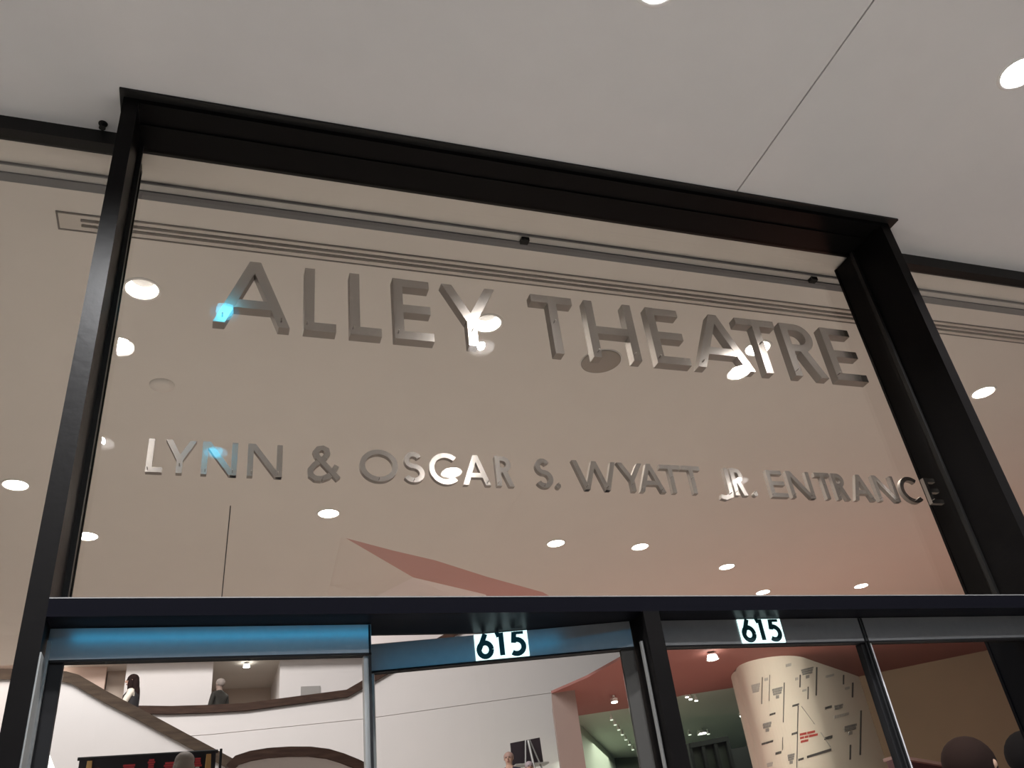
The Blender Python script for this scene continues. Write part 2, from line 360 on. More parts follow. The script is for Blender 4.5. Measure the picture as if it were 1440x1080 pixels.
def onwall(cx, cy, lift=.010):
    """where the sight line of crop pixel (6x, origin 1020,900) meets the rounded wall, a little proud of it"""
    px, py = 1020 + cx / 6, 900 + cy / 6
    v = ray(px, py); best = None
    for a, b in zip(PS, PS[1:]):
        e = b - a; det = v.x * (-e.y) - (-e.x) * v.y
        if abs(det) < 1e-9: continue
        t = (a.x * (-e.y) - (-e.x) * a.y) / det; u = (v.x * a.y - v.y * a.x) / det
        if -1e-6 <= u <= 1 + 1e-6 and t > 0 and (best is None or t < best[0]):
            nn = Vector((e.y, -e.x, 0)).normalized(); best = (t, nn)
    if best is None: return None
    t, nn = best
    return Vector((v.x * t, v.y * t, v.z * t + EYE)) + nn * lift, nn
def quad(mb, c4):
    a, b, c, e = (Vector(p) for p in c4)             # laid down in small facets so the print follows the curve of the wall
    nu, nv = max(1, round(max((b - a).length, (c - e).length) / 25)), max(1, round(max((e - a).length, (c - b).length) / 90))
    if abs(e.x - a.x) > 40: nv = max(nv, 8)
    f = lambda u, v: (a * (1 - u) + b * u) * (1 - v) + (e * (1 - u) + c * u) * v
    for i in range(nu):
        for k in range(nv):
            P = [onwall(*f(u / nu, v / nv)) for u, v in ((i, k), (i + 1, k), (i + 1, k + 1), (i, k + 1))]
            if not any(p is None for p in P): mb.prism([p[0] for p in P], -P[0][1] * .012)
INK = mat('charcoal print', (.10, .10, .095), .7); INKG = mat('grey print', (.30, .30, .28), .7); INKP = mat('pale grey print', (.50, .49, .45), .7); INKR = mat('red print', (.52, .10, .08), .7)
def rect(x0, y0, x1, y1, sl=-.30): return [(x0, y0), (x1, y0 + sl * (x1 - x0)), (x1, y1 + sl * (x1 - x0)), (x0, y1)]
for (x, y0, y1, wd) in [(313, 315, 540, 5), (375, 295, 515, 5), (496, 360, 695, 7), (630, 295, 400, 7), (697, 395, 500, 6), (769, 230, 468, 8), (996, 295, 375, 8), (1073, 360, 485, 10), (1143, 595, 970, 10), (1053, 885, 1010, 10), (485, 820, 930, 5), (613, 555, 1078, 6)]:
    mb = MB(); k = (y1 - y0) * -.02
    quad(mb, [(x - wd / 2, y0), (x + wd / 2, y0), (x + wd / 2 + k, y1), (x - wd / 2 + k, y1)]); mb.build('printed_line', INK, ww)
for (x0, y0, x1, y1, wd) in [(640, 560, 750, 710, 3), (800, 780, 885, 905, 3)]:
    mb = MB(); quad(mb, [(x0, y0), (x0 + wd, y0), (x1 + wd, y1), (x1, y1)]); mb.build('printed_line', INKP, ww)
mb = MB(); quad(mb, [(688, 978), (888, 915), (890, 935), (690, 998)]); mb.build('printed_bar', INK, ww)
for (x0, y0, x1, y1) in [(565, 550, 622, 566), (840, 567, 897, 585), (375, 625, 425, 640), (560, 787, 612, 805), (835, 822, 902, 845), (310, 872, 408, 888), (425, 950, 475, 970), (615, 1004, 662, 1022)]:
    mb = MB(); wx = (x1 - x0) / 3
    for i in range(3): quad(mb, rect(x0 + i * wx, y0 - .3 * i * wx, x0 + (i + .85) * wx, y1 - .3 * i * wx))
    mb.build('printed_word', INK, ww)
# soft grey shapes: a broad head and a short foot each, cut in strips like set type
for (x0, y0, x1, y1, m) in [(222, 380, 295, 450, INKP), (395, 415, 482, 470, INKG), (640, 250, 740, 300, INKG), (320, 706, 390, 750, INKG), (918, 555, 990, 592, INKG), (1000, 730, 1106, 775, INKG), (525, 970, 585, 1022, INKG), (848, 300, 915, 322, INKP), (355, 1040, 402, 1076, INKP), (330, 325, 362, 350, INKP), (510, 205, 555, 232, INKP), (915, 640, 1040, 665, INKP), (1010, 400, 1045, 425, INKP), (650, 420, 682, 440, INKP), (590, 320, 612, 345, INKP)]:
    mb = MB(); hgt = (y1 - y0); rows = max(1, int(hgt / 16)); xm = (x0 + x1) / 2
    for i in range(rows):
        a, b = y0 + hgt * i / rows, y0 + hgt * (i + .92) / rows; sh = (x1 - x0) * .05 * i
        k = max(2, int((x1 - x0) / 18)); wx = (x1 - x0 - 2 * sh) / k
        for j in range(k): quad(mb, rect(x0 + sh + j * wx, a - .25 * j * wx, x0 + sh + (j + .93) * wx, b - .25 * j * wx, -.25))
    if hgt > 40 and m is INKG: quad(mb, rect(xm - 12, y1, xm + 14, y1 + 26, -.2))
    mb.build('printed_word', m, ww)
mb = MB()
for yy, segs in ((790, ((628, 685), (692, 756))), (820, ((630, 664), (670, 700), (706, 778))), (852, ((636, 700),))):
    for a, b in segs:
        k = int((b - a) / 11); wx = (b - a) / k
        for j in range(k): quad(mb, rect(a + j * wx, yy - .22 * (a + j * wx - 628), a + (j + .8) * wx, yy + 19 - .22 * (a + j * wx - 628), -.22))
mb.build('printed_word', INKR, ww)

# ------------------------------------------------------------------ steel portal frame
pf = thing('portal_frame', 'black steel portal framing the tall transom and the doors below it', 'door frame')
def post(x0, x1, z1, y0=YF, y1=YB, name='post'):
    b = MB(); w_ = x1 - x0
    b.box(x0, x1, y0, y0 + .014, 0, z1); b.box(x0, x1, y1 - .014, y1, 0, z1)                 # flanges
    b.box(x0 + w_ * .08, x1 - w_ * .08, y0 + .014, y1 - .014, 0, z1)                          # box web, set a little behind the flanges
    return b.build(name, STEEL, pf)
ZT = CEIL - .012
post(XL0, XL1, ZT); post(XR1, XR0, ZT)
post(XM0, XM1, ZB0, y1=.928 * S, name='centre_post')
lin = MB(); lin.box(XL1, XR1, YF, YF + .03, CEIL - .034, ZT); lin.box(XL1, XR1, YF + .03, .9485 * S, CEIL - .018, ZT); lin.box(XL1, XR1, YF + .115, YF + .155, CEIL - .026, CEIL - .018)
lin.build('lintel', STEEL, pf)
box('ceiling_plate', -.161 * S, 1.128 * S, .846 * S, YG + .03, ZT, CEIL - .0005, STEELG, pf)
bar = MB(); bar.box(XL1, XR1, YF, .928 * S, ZB0, ZB1)
tb = bar.build('transom_bar', mat('glossy black bar', (.004, .004, .006), .34, spec=.02), pf)
box('glazing_shoe', XL1, XR1, .928 * S, .952 * S, ZB0 + .018, ZB1, STEEL, pf)
box('edge_highlight', XL1, XR1, YF - .001, YF + .004, ZB1, ZB1 + .003, mat('bar edge highlight', (.16, .16, .16), .5), pf)  # pale strip painting in the highlight on the bar's top edge
for x0, x1 in ((XL1, XL1 + .004), (XR1 - .004, XR1)):
    box('glazing_bead', x0 - .008, x1 + .008, YG - .028, YG - .008, ZB1, CEIL - .02, STEELG, pf)
# bright strips on the jambs beside the doors
box('jamb_strip', XL1 - .002, XL1 + .004, YF + .003, .918 * S, 0, ZD0 - .005, ALU, pf)
box('jamb_edge', XL1, XL1 + .010, .888 * S, .893 * S, 0, EYE + .2735 * S, ALU, pf)  # thin bright strip standing in for a highlight on the jamb
box('jamb_edge', XM0 - .006, XM0, .872 * S, .877 * S, 0, ZD0 + .002, ALU, pf)

w1 = struct('window_1', 'large clear transom pane behind the metal lettering')
box('pane', XL1 + .001, XR1 - .001, YG - .006, YG + .006, ZB1, CEIL - .018, GLASS, w1)
for nm, x0, x1, lab in (('window_2', -9.5, XL0, 'clear side glazing beside the portal, nearer the viewer'), ('window_3', XR0, 12.5, 'clear side glazing beside the portal, farther along')):
    wd = struct(nm, lab); yg = .931 * S
    h = MB(); h.box(x0, x1, yg - .012, yg + .05, CEIL - .072, CEIL - .058); h.box(x0, x1, yg - .010, yg + .006, CEIL - .058, CEIL); h.box(x0, x1, yg + .034, yg + .05, CEIL - .058, CEIL)
    h.build('head_channel', STEELG, wd)
    box('pane', x0 + .001, x1, yg + .014, yg + .026, .06, CEIL - .06, GLASS, wd)
    box('sill_channel', x0, x1, yg - .01, yg + .05, 0, .06, STEELG, wd)

# ------------------------------------------------------------------ doors
def strokes(path, wd):
    """left and right offset rows of a 2-D polyline"""
    P = [Vector(p) for p in path]; L, R = [], []
    for i, p in enumerate(P):
        a = (P[i] - P[i - 1]).normalized() if i else None
        b = (P[i + 1] - P[i]).normalized() if i < len(P) - 1 else None
        dv = ((a or b) + (b or a)); dv = dv.normalized() if dv.length > 1e-6 else (a or b)
        nn = Vector((-dv.y, dv.x)); k = 1 / max(.5, nn.dot(Vector((-(a or b).y, (a or b).x))))
        L.append(p + nn * wd / 2 * k); R.append(p - nn * wd / 2 * k)
    return L, R
def arc(cx, cy, rx, ry, a0, a1, n=14):
    return [(cx + rx * math.cos(math.radians(a0 + (a1 - a0) * i / n)), cy + ry * math.sin(math.radians(a0 + (a1 - a0) * i / n))) for i in range(n + 1)]
def flat(paths, wd, org, ex, ey, off):
    """extruded strokes: org + u*ex + v*ey, swept by off"""
    mb = MB(); org0, ex, ey = Vector(org), Vector(ex), Vector(ey)
    step = Vector(off).normalized() * .0005
    for i, p in enumerate(paths):                       # neighbouring strokes sit half a millimetre apart so no two faces coincide
        org = org0 + step * i
        if p[0] == 'poly': mb.prism([org + ex * u + ey * v for u, v in p[1]], off)
        else:
            L, R = strokes(p[1], p[2] if len(p) > 2 else wd)
            mb.strip([org + ex * q.x + ey * q.y for q in L], [org + ex * q.x + ey * q.y for q in R], off)
    return mb
SIX = [('s', [(.56, 1.0), (.36, .66), (.22, .44), (.13, .30)]), ('s', arc(.5, .31, .36, .30, 0, 360, 28))]
ONE = [('s', [(.52, 0), (.52, 1.0)]), ('s', [(.22, .90), (.44, .96)])]
FIVE = [('s', [(.88, .93), (.30, .93)], .13), ('s', [(.34, .98), (.26, .50)]), ('s', arc(.42, .33, .42, .31, 118, -130, 20))]
def door(idx, hinge_x, width, flip, ang, label, plate_label=None):
    """leaf from hinge: local x runs from the hinge to the free edge"""
    rt = struct('door_%d' % idx, label)
    rt.location = (hinge_x, .9 * S, 0); rt.rotation_euler = (0, 0, ang)
    sgn = -1 if flip else 1
    def bx(nm, a, b, y0, y1, z0, z1, m):
        return box(nm, min(a * sgn, b * sgn), max(a * sgn, b * sgn), y0, y1, z0, z1, m, rt)
    W = width
    tr = bx('top_rail', 0, W, -.028, .004, ZD0, ZD1, RAIL)
    bx('rail_gasket', .0, W, -.029, .004, ZD0 - .006, ZD0 - .0005, RAILD)
    bx('bottom_rail', 0, W, -.028, .028, .012, .14, RAIL)
    bx('pane', .045, W - .020, -.006, .006, .14, ZD0 - .006, DGLASS)
    bx('hinge_stile', .001, .045, -.022, .0, .14, ZD0 - .006, RAILD if idx != 2 else mat('grey hinge stile', (.05, .048, .045), .75, spec=.12))
    bx('free_stile', W - .022, W - .008, -.020, .010, .14, ZD0 - .006, RAILD if idx == 3 else mat('pale stile edge', (.46, .46, .48), .5, metal=.1) if idx == 4 else ALU)
    bx('free_gasket', W - .008, W - .001, -.029, .010, .14, ZD1 - .001, RAILD)
    h = MB(); h.tube((sgn * (W - .09), -.075, .75), (sgn * (W - .09), -.075, 1.35), .012); h.tube((sgn * (W - .09), -.075, .80), (sgn * (W - .09), -.01, .80), .008); h.tube((sgn * (W - .09), -.075, 1.30), (sgn * (W - .09), -.01, 1.30), .008)
    h.build('pull_handle', ALU, rt)
    if plate_label:
        cx = sgn * W / 2; pw, ph = .176, ZD1 - ZD0 - .001
        pl = box('number_plate', cx - pw / 2, cx + pw / 2, -.033, -.0285, ZD0 + .0005, ZD0 + .0005 + ph, PLATE, rt); tag(pl, plate_label)
        dh, dw = ph * .88, .056
        for k, gly in enumerate((SIX, ONE, FIVE)):
            q = [(p[0], p[1]) if len(p) < 3 else p for p in gly]
            paths = [(p[0], [(u * dw, v * dh) for u, v in p[1]], (p[2] * dh if len(p) > 2 else .0165)) for p in gly]
            flat(paths, .0165, (cx - .083 + k * .054, -.0358, ZD0 + ph - dh - .001), (1, 0, 0), (0, 0, 1), (0, .0012, 0)).build('numeral', NUM, pl)
    return rt
LW = (.468 + .137) / 2 * S - .003
door(1, XL1 + .001, LW, False, 0, 'closed glass door leaf with blue lit top rail')
door(2, XM0 - .001, LW, True, -math.radians(13.6), 'glass door leaf swung inward with blue lit rail and 615 plate', 'glowing white plate reading 615')
LW2 = (1.095 - .488) / 2 * S - .003
door(3, XM1 + .001, LW2, False, 0, 'closed glass door leaf with dark grey rail and 615 plate', 'glowing white plate reading 615')
door(4, XR1 - .001, LW2, True, 0, 'closed glass door leaf with plain dark rail at the portal end')

# ------------------------------------------------------------------ lettering on the transom
def glyph(ch, W, H, s):
    """list of strokes for a geometric capital, W wide and H high, stem s"""
    def leg(x0, x1, k=1.0, z0=0, z1=None):
        z1 = H if z1 is None else z1; L = math.hypot(x1 - x0, z1 - z0); dw = s * k * L / abs(z1 - z0)
        return ('poly', [(x0 - dw / 2, z0), (x0 + dw / 2, z0), (x1 + dw / 2, z1), (x1 - dw / 2, z1)])
    def bar(x0, x1, z): return ('poly', [(x0, z), (x1, z), (x1, z + s), (x0, z + s)])
    if ch == 'A':
        e = s * .58
        return [leg(e, W / 2), leg(W - e, W / 2), bar(W * .26, W * .74, H * .25)]
    if ch == 'L': return [leg(s / 2, s / 2), bar(s - .0003, W, 0)]
    if ch == 'E': return [leg(s / 2, s / 2), bar(s - .0003, W, 0), bar(s - .0003, W * .95, H * .44), bar(s - .0003, W * .95, H - s)]
    if ch == 'T': return [leg(W / 2, W / 2), bar(0, W, H - s)]
    if ch == 'H': return [leg(s / 2, s / 2), leg(W - s / 2, W - s / 2), bar(s - .0003, W - s + .0003, H * .42)]
    if ch == 'Y': return [leg(W / 2, W / 2, 1, 0, H * .46), leg(W / 2, s * .6, 1, H * .40, H), leg(W / 2, W - s * .6, 1, H * .40, H)]
    if ch == 'N': return [leg(s / 2, s / 2), leg(W - s / 2, W - s / 2), leg(W - s * .7, s * .7)]
    if ch == 'W':
        e = s * .55; return [leg(W * .27, e), leg(W * .27, W * .5), leg(W * .73, W * .5), leg(W * .73, W - e)]
    if ch == 'R':
        rb = H * .265
        return [leg(s / 2, s / 2), ('s', [(s - .0003, H - s / 2)] + arc(W * .45, H - rb, W * .44 - s / 2, rb - s / 2, 90, -90, 16) + [(s - .0003, H - 2 * rb + s / 2)]), leg(W - s * .6, W * .42, 1, 0, H - 2 * rb + s)]
    if ch == 'O': return [('s', arc(W / 2, H / 2, W / 2 - s / 2, H / 2 - s / 2 + H * .015, 0, 360, 36))]
    if ch == 'C': return [('s', arc(H * .5, H / 2, H * .5 - s / 2, H / 2 - s / 2 + H * .015, 48, 312, 26))]
    if ch == 'S':
        zm = H * .53; r1, r2 = (H - s / 2 - zm) / 2, (zm - s / 2) / 2
        return [('s', arc(W / 2, H - s / 2 - r1, W * .42 - s / 2, r1, 28, 255, 18) + arc(W / 2, s / 2 + r2 - .0, W / 2 - s / 2, r2, 75, -152, 18))]
    if ch == 'J': return [('s', [(W - s / 2, H), (W - s / 2, H * .10), (W - s * .7, -H * .02), (W * .45, -H * .10), (W * .12, -H * .06)])]
    if ch == '&':
        P = [(.98, 0.02), (.30, .70), (.24, .84), (.34, .96), (.48, .985), (.60, .93), (.63, .81), (.54, .68), (.22, .45), (.08, .28), (.10, .12), (.24, .02), (.44, 0.01), (.66, .10), (.82, .26), (.93, .44)]
        return [('s', [(u * W, v * H) for u, v in q]) for q in (P[:2], P[1:8], P[7:13], P[12:])]
    if ch == '.': return [('s', arc(W / 2, s * .55, s * .28, s * .28, 0, 360, 12), s * .56)]
def letter(ch, x0, x1, z0, H, s, y0, y1, label, group):
    W = (x1 - x0)
    b = flat(glyph(ch, W, H, s), s, (0, 0, 0), (1, 0, 0), (0, 0, 1), (0, y1 - y0, 0))
    nm = {'&': 'ampersand_sign', '.': 'full_stop_sign'}.get(ch, 'letter_sign')
    rt = thing(nm, label, 'letter', (x0, y0, z0), 0, group)
    o = b.build('letter_body', [LETTER, LETTERS], rt)
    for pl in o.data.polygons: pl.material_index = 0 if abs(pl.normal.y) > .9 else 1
    for u in ((.5,) if ch in 'YTO.&SCJ' else (.12, .88) if ch in 'AHN' else (.1,) if ch in 'LER' else (.27, .73)):
        zz = {'Y': .2, 'T': .5, 'O': .02, 'C': .02, 'S': .03, 'J': .0, '&': .01, '.': .1}.get(ch, .06)
        uu = u if ch not in 'J' else .8
        MB().tube((uu * W, .003, zz * H + s * .4), (uu * W, YG + .006 - y0, zz * H + s * .4), s * .08, seg=8).build('standoff', LETTERS, rt)
    return rt
K1, K2 = S * .951 / .915, S * .951 / .93       # the letters hang just behind the pane
R1 = [('A', -.0197, .0752), ('L', .0921, .1335), ('L', .1519, .1937), ('E', .2113, .2655), ('Y', .2809, .361), ('T', .4160, .4810), ('H', .5011, .5785), ('E', .6042, .6612), ('A', .6720, .7735), ('T', .7633, .8360), ('R', .8470, .9105), ('E', .9268, .9870)]
Q1 = ['large metal A that opens the word ALLEY', 'large metal L just after the A of ALLEY', 'large metal L just before the E of ALLEY', 'large metal E in the middle of ALLEY before the Y', 'large metal Y ending ALLEY, one arm shining white',
      'large metal T that opens the word THEATRE', 'large metal H of THEATRE over a round dim ceiling disc', 'large metal E after the H of THEATRE', 'large metal A in THEATRE', 'large metal T shining white between A and R of THEATRE', 'large metal R near the end of THEATRE', 'large metal E closing the word THEATRE']
for (ch, a, b), lab in zip(R1, Q1):
    letter(ch, a * K1, b * K1, EYE + .679 * K1, .1035 * K1, .0132 * K1, .951 * S, .967 * S, lab, 'large letters spelling ALLEY THEATRE')
R2 = [('L', -.0758, -.0585), ('Y', -.0577, -.0240), ('N', -.0176, .0214), ('N', .0329, .0723), ('&', .1019, .1385), ('O', .1635, .2105), ('S', .2165, .2437), ('C', .2500, .2870), ('A', .2925, .3295), ('R', .3372, .3610), ('S', .3905, .4150), ('.', .4180, .4240),
      ('W', .4450, .5090), ('Y', .5110, .5490), ('A', .5385, .5785), ('T', .5752, .6075), ('T', .6090, .6385), ('J', .6600, .6840), ('R', .6870, .7085), ('.', .7170, .7240), ('E', .7475, .7755), ('N', .7815, .8215), ('T', .8310, .8575), ('R', .8605, .8835), ('A', .8905, .9285), ('N', .9350, .9745), ('C', .9830, 1.0220), ('E', 1.0340, 1.0570)]
W2 = 'small metal '
Q2 = ['L opening LYNN, its stem bright', 'Y after the L of LYNN', 'N of LYNN glinting cyan', 'N closing LYNN before the ampersand', 'ampersand between LYNN and OSCAR', 'O that opens OSCAR', 'S of OSCAR', 'C of OSCAR beside a bright reflected lamp', 'A of OSCAR shining white', 'R closing OSCAR', 'S standing alone as the middle initial', 'full stop after the initial S',
      'W that opens WYATT', 'Y of WYATT', 'A of WYATT', 'T next to the A in WYATT', 'T closing WYATT', 'J of the abbreviation JR', 'R of JR shining white', 'full stop after JR', 'E that opens ENTRANCE', 'N after the first E of ENTRANCE', 'T of ENTRANCE', 'R of ENTRANCE', 'A of ENTRANCE', 'N between the A and C of ENTRANCE', 'C near the end of ENTRANCE', 'E closing ENTRANCE in front of the steel jamb']
for (ch, a, b), lab in zip(R2, Q2):
    letter(ch, a * K2, b * K2, EYE + .4735 * K2, .0425 * K2, .0064 * K2, .951 * S, .958 * S, W2 + lab, 'small letters of the donor line on the transom')

# ------------------------------------------------------------------ recessed downlights
def downlight(x, y, glow, power, col, label, group, spot=True, z=CEIL):
    rt = thing('recessed_downlight', label, 'ceiling light', (x, y, z), 0, group)
    MB().lathe([(RH - .004, .0), (RH - .002, -.004), (RH + .006, -.005), (RH + .013, -.003), (RH + .014, 0), ], 28, caps=False).build('trim_ring', TRIMW, rt, True)
    MB().lathe([(RH - .003, -.001), (.070, .030), (.059, .060)], 28, caps=False).build('reflector', glow, rt, True)
    MB().lathe([(.0595, .060), (.0595, .066)], 24).build('diffuser', DIFF if glow is GLOWI else glow, rt)
    if spot:
        l = bpy.data.lights.new('lamp', 'SPOT'); l.energy = power; l.color = col; l.spot_size = math.radians(118 if glow is GLOWI else 137); l.spot_blend = .6; l.shadow_soft_size = .018 if glow is GLOWD else .045
        lo = bpy.data.objects.new('lamp', l); C.objects.link(lo); lo.parent = rt; lo.location = (0, 0, .035 if glow is GLOWI else .014)
        lo.visible_glossy = True
    return rt
LO = ['soffit downlight cut off by the top edge of the picture', 'soffit downlight at the picture edge beyond the ceiling seam', 'soffit downlight past the seam, out by the far glazing', 'soffit downlight above the nearer steel post', 'soffit downlight over the viewer, middle of its row', 'soffit downlight over the viewer beyond the seam', 'soffit downlight over the viewer beside the assumed cyan lamp',
      'soffit downlight far along the nearer glazing, back row', 'soffit downlight far along the nearer glazing, front row']
for i, ((x, y), lab) in enumerate(zip(OUT, LO)): downlight(x * S, y * S, GLOWD if i in DIM else GLOWO, P_OUT * {4: .5, 5: .7, 6: .4}.get(i, 1), COL_OUT, lab, 'downlights in the outdoor soffit')
for k, ((x, y), lab) in enumerate(zip(CYAN, ['assumed cyan downlight before the large A', 'assumed cyan downlight over the viewer'])): downlight(x * S, y * S, GLOWC if k == 0 else mat('lamp reflector cyan bright', (.5, .8, .9), .4, emit=(.02, .55, .85), es=2.6), 1.6 + k, (.1, .7, 1), lab, 'assumed cyan downlights in the outdoor soffit')
LI = ['bean shaped glowing downlight beside the nearer steel post, above the big A', 'bean shaped glowing downlight touching the Y of ALLEY', 'glowing downlight half hidden by the A and T of THEATRE', 'glowing oval downlight seen through the glazing beyond the far post', 'glowing oval downlight under OSCAR, just above the pink cove', 'small downlight against the nearer post low in the transom', 'small downlight below WYATT, first of a close pair', 'small downlight below WYATT, brighter one of a close pair',
      'small downlight under the J of JR, above the second 615 plate', 'small downlight sitting on the transom bar', 'smallest downlight low in the far corner of the transom', 'oval downlight outside the portal by the picture edge']
for (x, y), lab in zip(INN, LI): downlight(x * S, y * S, GLOWI, P_IN * (.2 if x > 1.5 else .45 if x > .9 and y > 2 else 1), COL_IN, lab, 'downlights in the lobby ceiling')
p = atz(1000, 917, CEIL); downlight(p.x, p.y, GLOWI, 0, COL_IN, 'bright lamp in the red soffit near the centre post', 'lamps in the red soffit', False, CEIL - .10)
p = at(347, 932, 21.1); downlight(p.x, 21.1, GLOWI, 25, COL_IN, 'lamp in the balcony ceiling above the standing man', 'lamps in the balcony ceiling', True, 7.40)
p = at(83, 942, 20.85); downlight(p.x, 20.85, GLOWI, 25, COL_IN, 'lamp in the balcony ceiling beside the door jamb', 'lamps in the balcony ceiling', False, 7.40)

# small strip lights and spots in the far room
SPOTM = mat('spot lamp face', (.9, .9, .9), .4, emit=(1, .96, .86), es=9)
SPOTD = mat('dim spot lamp face', (.8, .8, .75), .4, emit=(.9, 1, .80), es=1.0)
def spot_lamp(px, py, r_, z, label, group, m=SPOTM):
    q = atz(px, py, z - .10); rt = thing('spotlight', label, 'spotlight', (q.x, q.y, z), 0, group)
    MB().lathe([(.02, 0), (.02, -.03), (r_, -.05), (r_, -.10), (r_ * .9, -.10)], 12).build('housing', TRIMW, rt)
    MB().lathe([(r_ * .88, -.115), (r_ * .88, -.10)], 12).build('lens', m, rt)
spot_lamp(864, 987, .055, CEIL, 'small square-looking lamp at the back edge of the red soffit', 'lamps in the red soffit')
for k, (x, y) in enumerate([(860, 1012), (865, 1019), (870, 1026), (875, 1033), (880, 1040), (885, 1047), (890, 1054)]):
    spot_lamp(x, y, .034, 4.9, ('first','second','third','fourth','fifth','sixth','seventh')[k] + ' dim spot from the pier in the row beside the pale green wall', 'row of spots beside the pale green wall', SPOTD)
for k, (x, y) in enumerate([(958, 967), (958, 973), (961, 976), (966, 980), (971, 983), (979, 985)]):
    spot_lamp(x, y, .032, 4.9, ('first','second','third','fourth','fifth','sixth','seventh')[k] + ' tiny bright spot down the curving row under the red soffit', 'curving row of tiny spots')
for x, y, rr, lab in ((1047, 1006, .11, 'square-looking bright spot beside the printed wall'), (988, 1031, .09, 'bright spot above the dark framed doorway')):
    spot_lamp(x, y, rr, 4.9, lab, 'brighter spots in the far room')
for k, (x, y) in enumerate(((970, 1033), (983, 1033), (996, 1032))):
    spot_lamp(x, y, .04, 4.9, 'pinprick spot above the dark case, ' + ('nearest the centre post', 'just before the bright spot', 'just past the bright spot')[k], 'pinprick spots above the dark doorway', SPOTD)

# ------------------------------------------------------------------ ceiling fittings
sd = thing('slot_diffuser', 'long ceiling air slot with two black lines inside the glazing', 'air vent', (0, 0, CEIL))
ya, yb = SL_Y0, SL_Y1; sw = .021
fr = MB()
fr.box(SL_X0 - .012, SL_X1, ya - .004, ya + .004, -.006, .02); fr.box(SL_X0 - .012, SL_X1, yb - .004, yb + .004, -.006, .02); fr.box(SL_X0 - .012, SL_X0 - .004, ya, yb, -.006, .02)
fr.build('vent_frame', mat('vent edge', (.16, .14, .125), .6), sd)
s1, s2 = ya + (yb - ya) * .34, ya + (yb - ya) * .65
PV = mat('vent face', (.60, .555, .50), .6)
for y0, y1 in ((ya + .004, s1 - sw / 2), (s1 + sw / 2, s2 - sw / 2), (s2 + sw / 2, yb - .004)): box('vent_strip', SL_X0, SL_X1, y0, y1, -.003, .012, PV, sd)
box('vent_strip', SL_X0 - .004, SL_X0 + .085, ya + .004, yb - .004, -.0032, .012, PV, sd)
box('vent_plenum', SL_X0, SL_X1, ya, yb, .05, .06, DARK, sd)
sh = thing('roller_shade_housing', 'long grey shade pocket along the ceiling just inside the glazing', 'window shade', (0, 0, CEIL))
box('shade_lip', -9.4, 12.4, 2.945, 2.985, -.012, -.001, SHADEL, sh)
box('shade_pocket', -9.4, 12.4, 2.985, 3.035, -.020, -.001, SHADE, sh)
box('lip_edge', -9.4, 12.4, 2.938, 2.945, -.014, -.001, SHADE, sh)
for px, py in ((740, 333), (1155, 380)):
    q = atz(px, py, CEIL - .02); box('bracket', q.x - .02, q.x + .02, 2.95, 2.984, -.034, -.012, DARK, sh)
q = atz(845, 508, CEIL)
sp = thing('ceiling_roundel', 'round dim ceiling speaker disc under the H of THEATRE', 'roundel', (q.x, q.y, CEIL))  # plain round disc, darker than the ceiling around it
MB().lathe([(.125, 0), (.125, -.006), (.118, -.009), (.0, -.010)], 32, caps=False).build('dark_face', DARKFACE, sp, True)
MB().lathe([(.125, -.001), (.132, -.004), (.134, 0)], 32, caps=False).build('rim', TRIMW, sp)
q = atz(228, 541, CEIL); sdm = thing('ceiling_cover_plate', 'faint flush round cover plate on the lobby ceiling above LYNN', 'ceiling plate', (q.x, q.y, CEIL))
MB().lathe([(.07, 0), (.068, -.010), (.03, -.013), (0, -.013)], 28, caps=False).build('cover', LOBBYC, sdm, True)
q = atz(145, 174, CEIL); sk = thing('sprinkler_head', 'tiny dark sprinkler head on the soffit beside the portal corner', 'sprinkler', (q.x, q.y, CEIL))
MB().lathe([(.018, 0), (.017, -.004), (.007, -.006), (.006, -.022), (.001, -.024)], 14).build('sprinkler_body', STEELG, sk)
MB().lathe([(.013, -.026), (.013, -.024)], 14).build('deflector', STEELG, sk)
tag(box('bolt_cap', XL1 + .001, XL1 + .012, .946 * S, .956 * S, CEIL - .135, CEIL - .10, STEELG), 'small dark knob on the nearer post near its top', 'bolt')

# ------------------------------------------------------------------ assumed blue screen, out of view across the street
bs = thing('assumed_street_screen', 'assumed blue glowing screen across the street mirrored in the door rails', 'sign', (0, -14, 0))  # unseen source assumed for the blue on the door rails
box('screen', -2.5, 4.2, -.1, 0, 7.02, 7.78, BLUE, bs); box('screen_frame', -2.7, 4.4, -.3, -.1, 6.8, 8.0, DARK, bs)
for x in (-2, 3.6): box('leg', x - .15, x + .15, -.3, -.1, 0, 6.8, DARK, bs)

# ------------------------------------------------------------------ handrails
def cap(name, pts, h, dpt, m, label, group=None):
    P = [Vector(p) for p in pts]; rows = [[], [], [], []]
    for i, p in enumerate(P):
        a = P[max(0, i - 1)]; b = P[min(len(P) - 1, i + 1)]; t = (b - a).normalized()
        nrm = Vector((-t.z, 0, t.x)).normalized()
        for k, (sz, sy) in enumerate(((-1, -1), (1, -1), (1, 1), (-1, 1))): rows[k].append(p + nrm * sz * h / 2 + Vector((0, sy * dpt / 2, 0)))
    k = len(P); v = [tuple(x) for r_ in rows for x in r_]; f_ = []
    for i in range(k - 1):
        for a in range(4): b = (a + 1) % 4; f_.append((a * k + i, a * k + i + 1, b * k + i + 1, b * k + i))
    f_ += [(0, k, 2 * k, 3 * k), (k - 1, 2 * k - 1, 3 * k - 1, 4 * k - 1)]
    o = mk(name, v, f_, m); tag(o, label, 'handrail', group); return o
HR = [at(x, y, 20.05) for x, y in ((190, 1000), (240, 1000.5), (290, 999), (345, 996), (420, 986), (487, 977), (520, 958), (555, 938), (640, 890))]
HR.append(HR[-1] + (HR[-1] - HR[-2]) * 1.6)
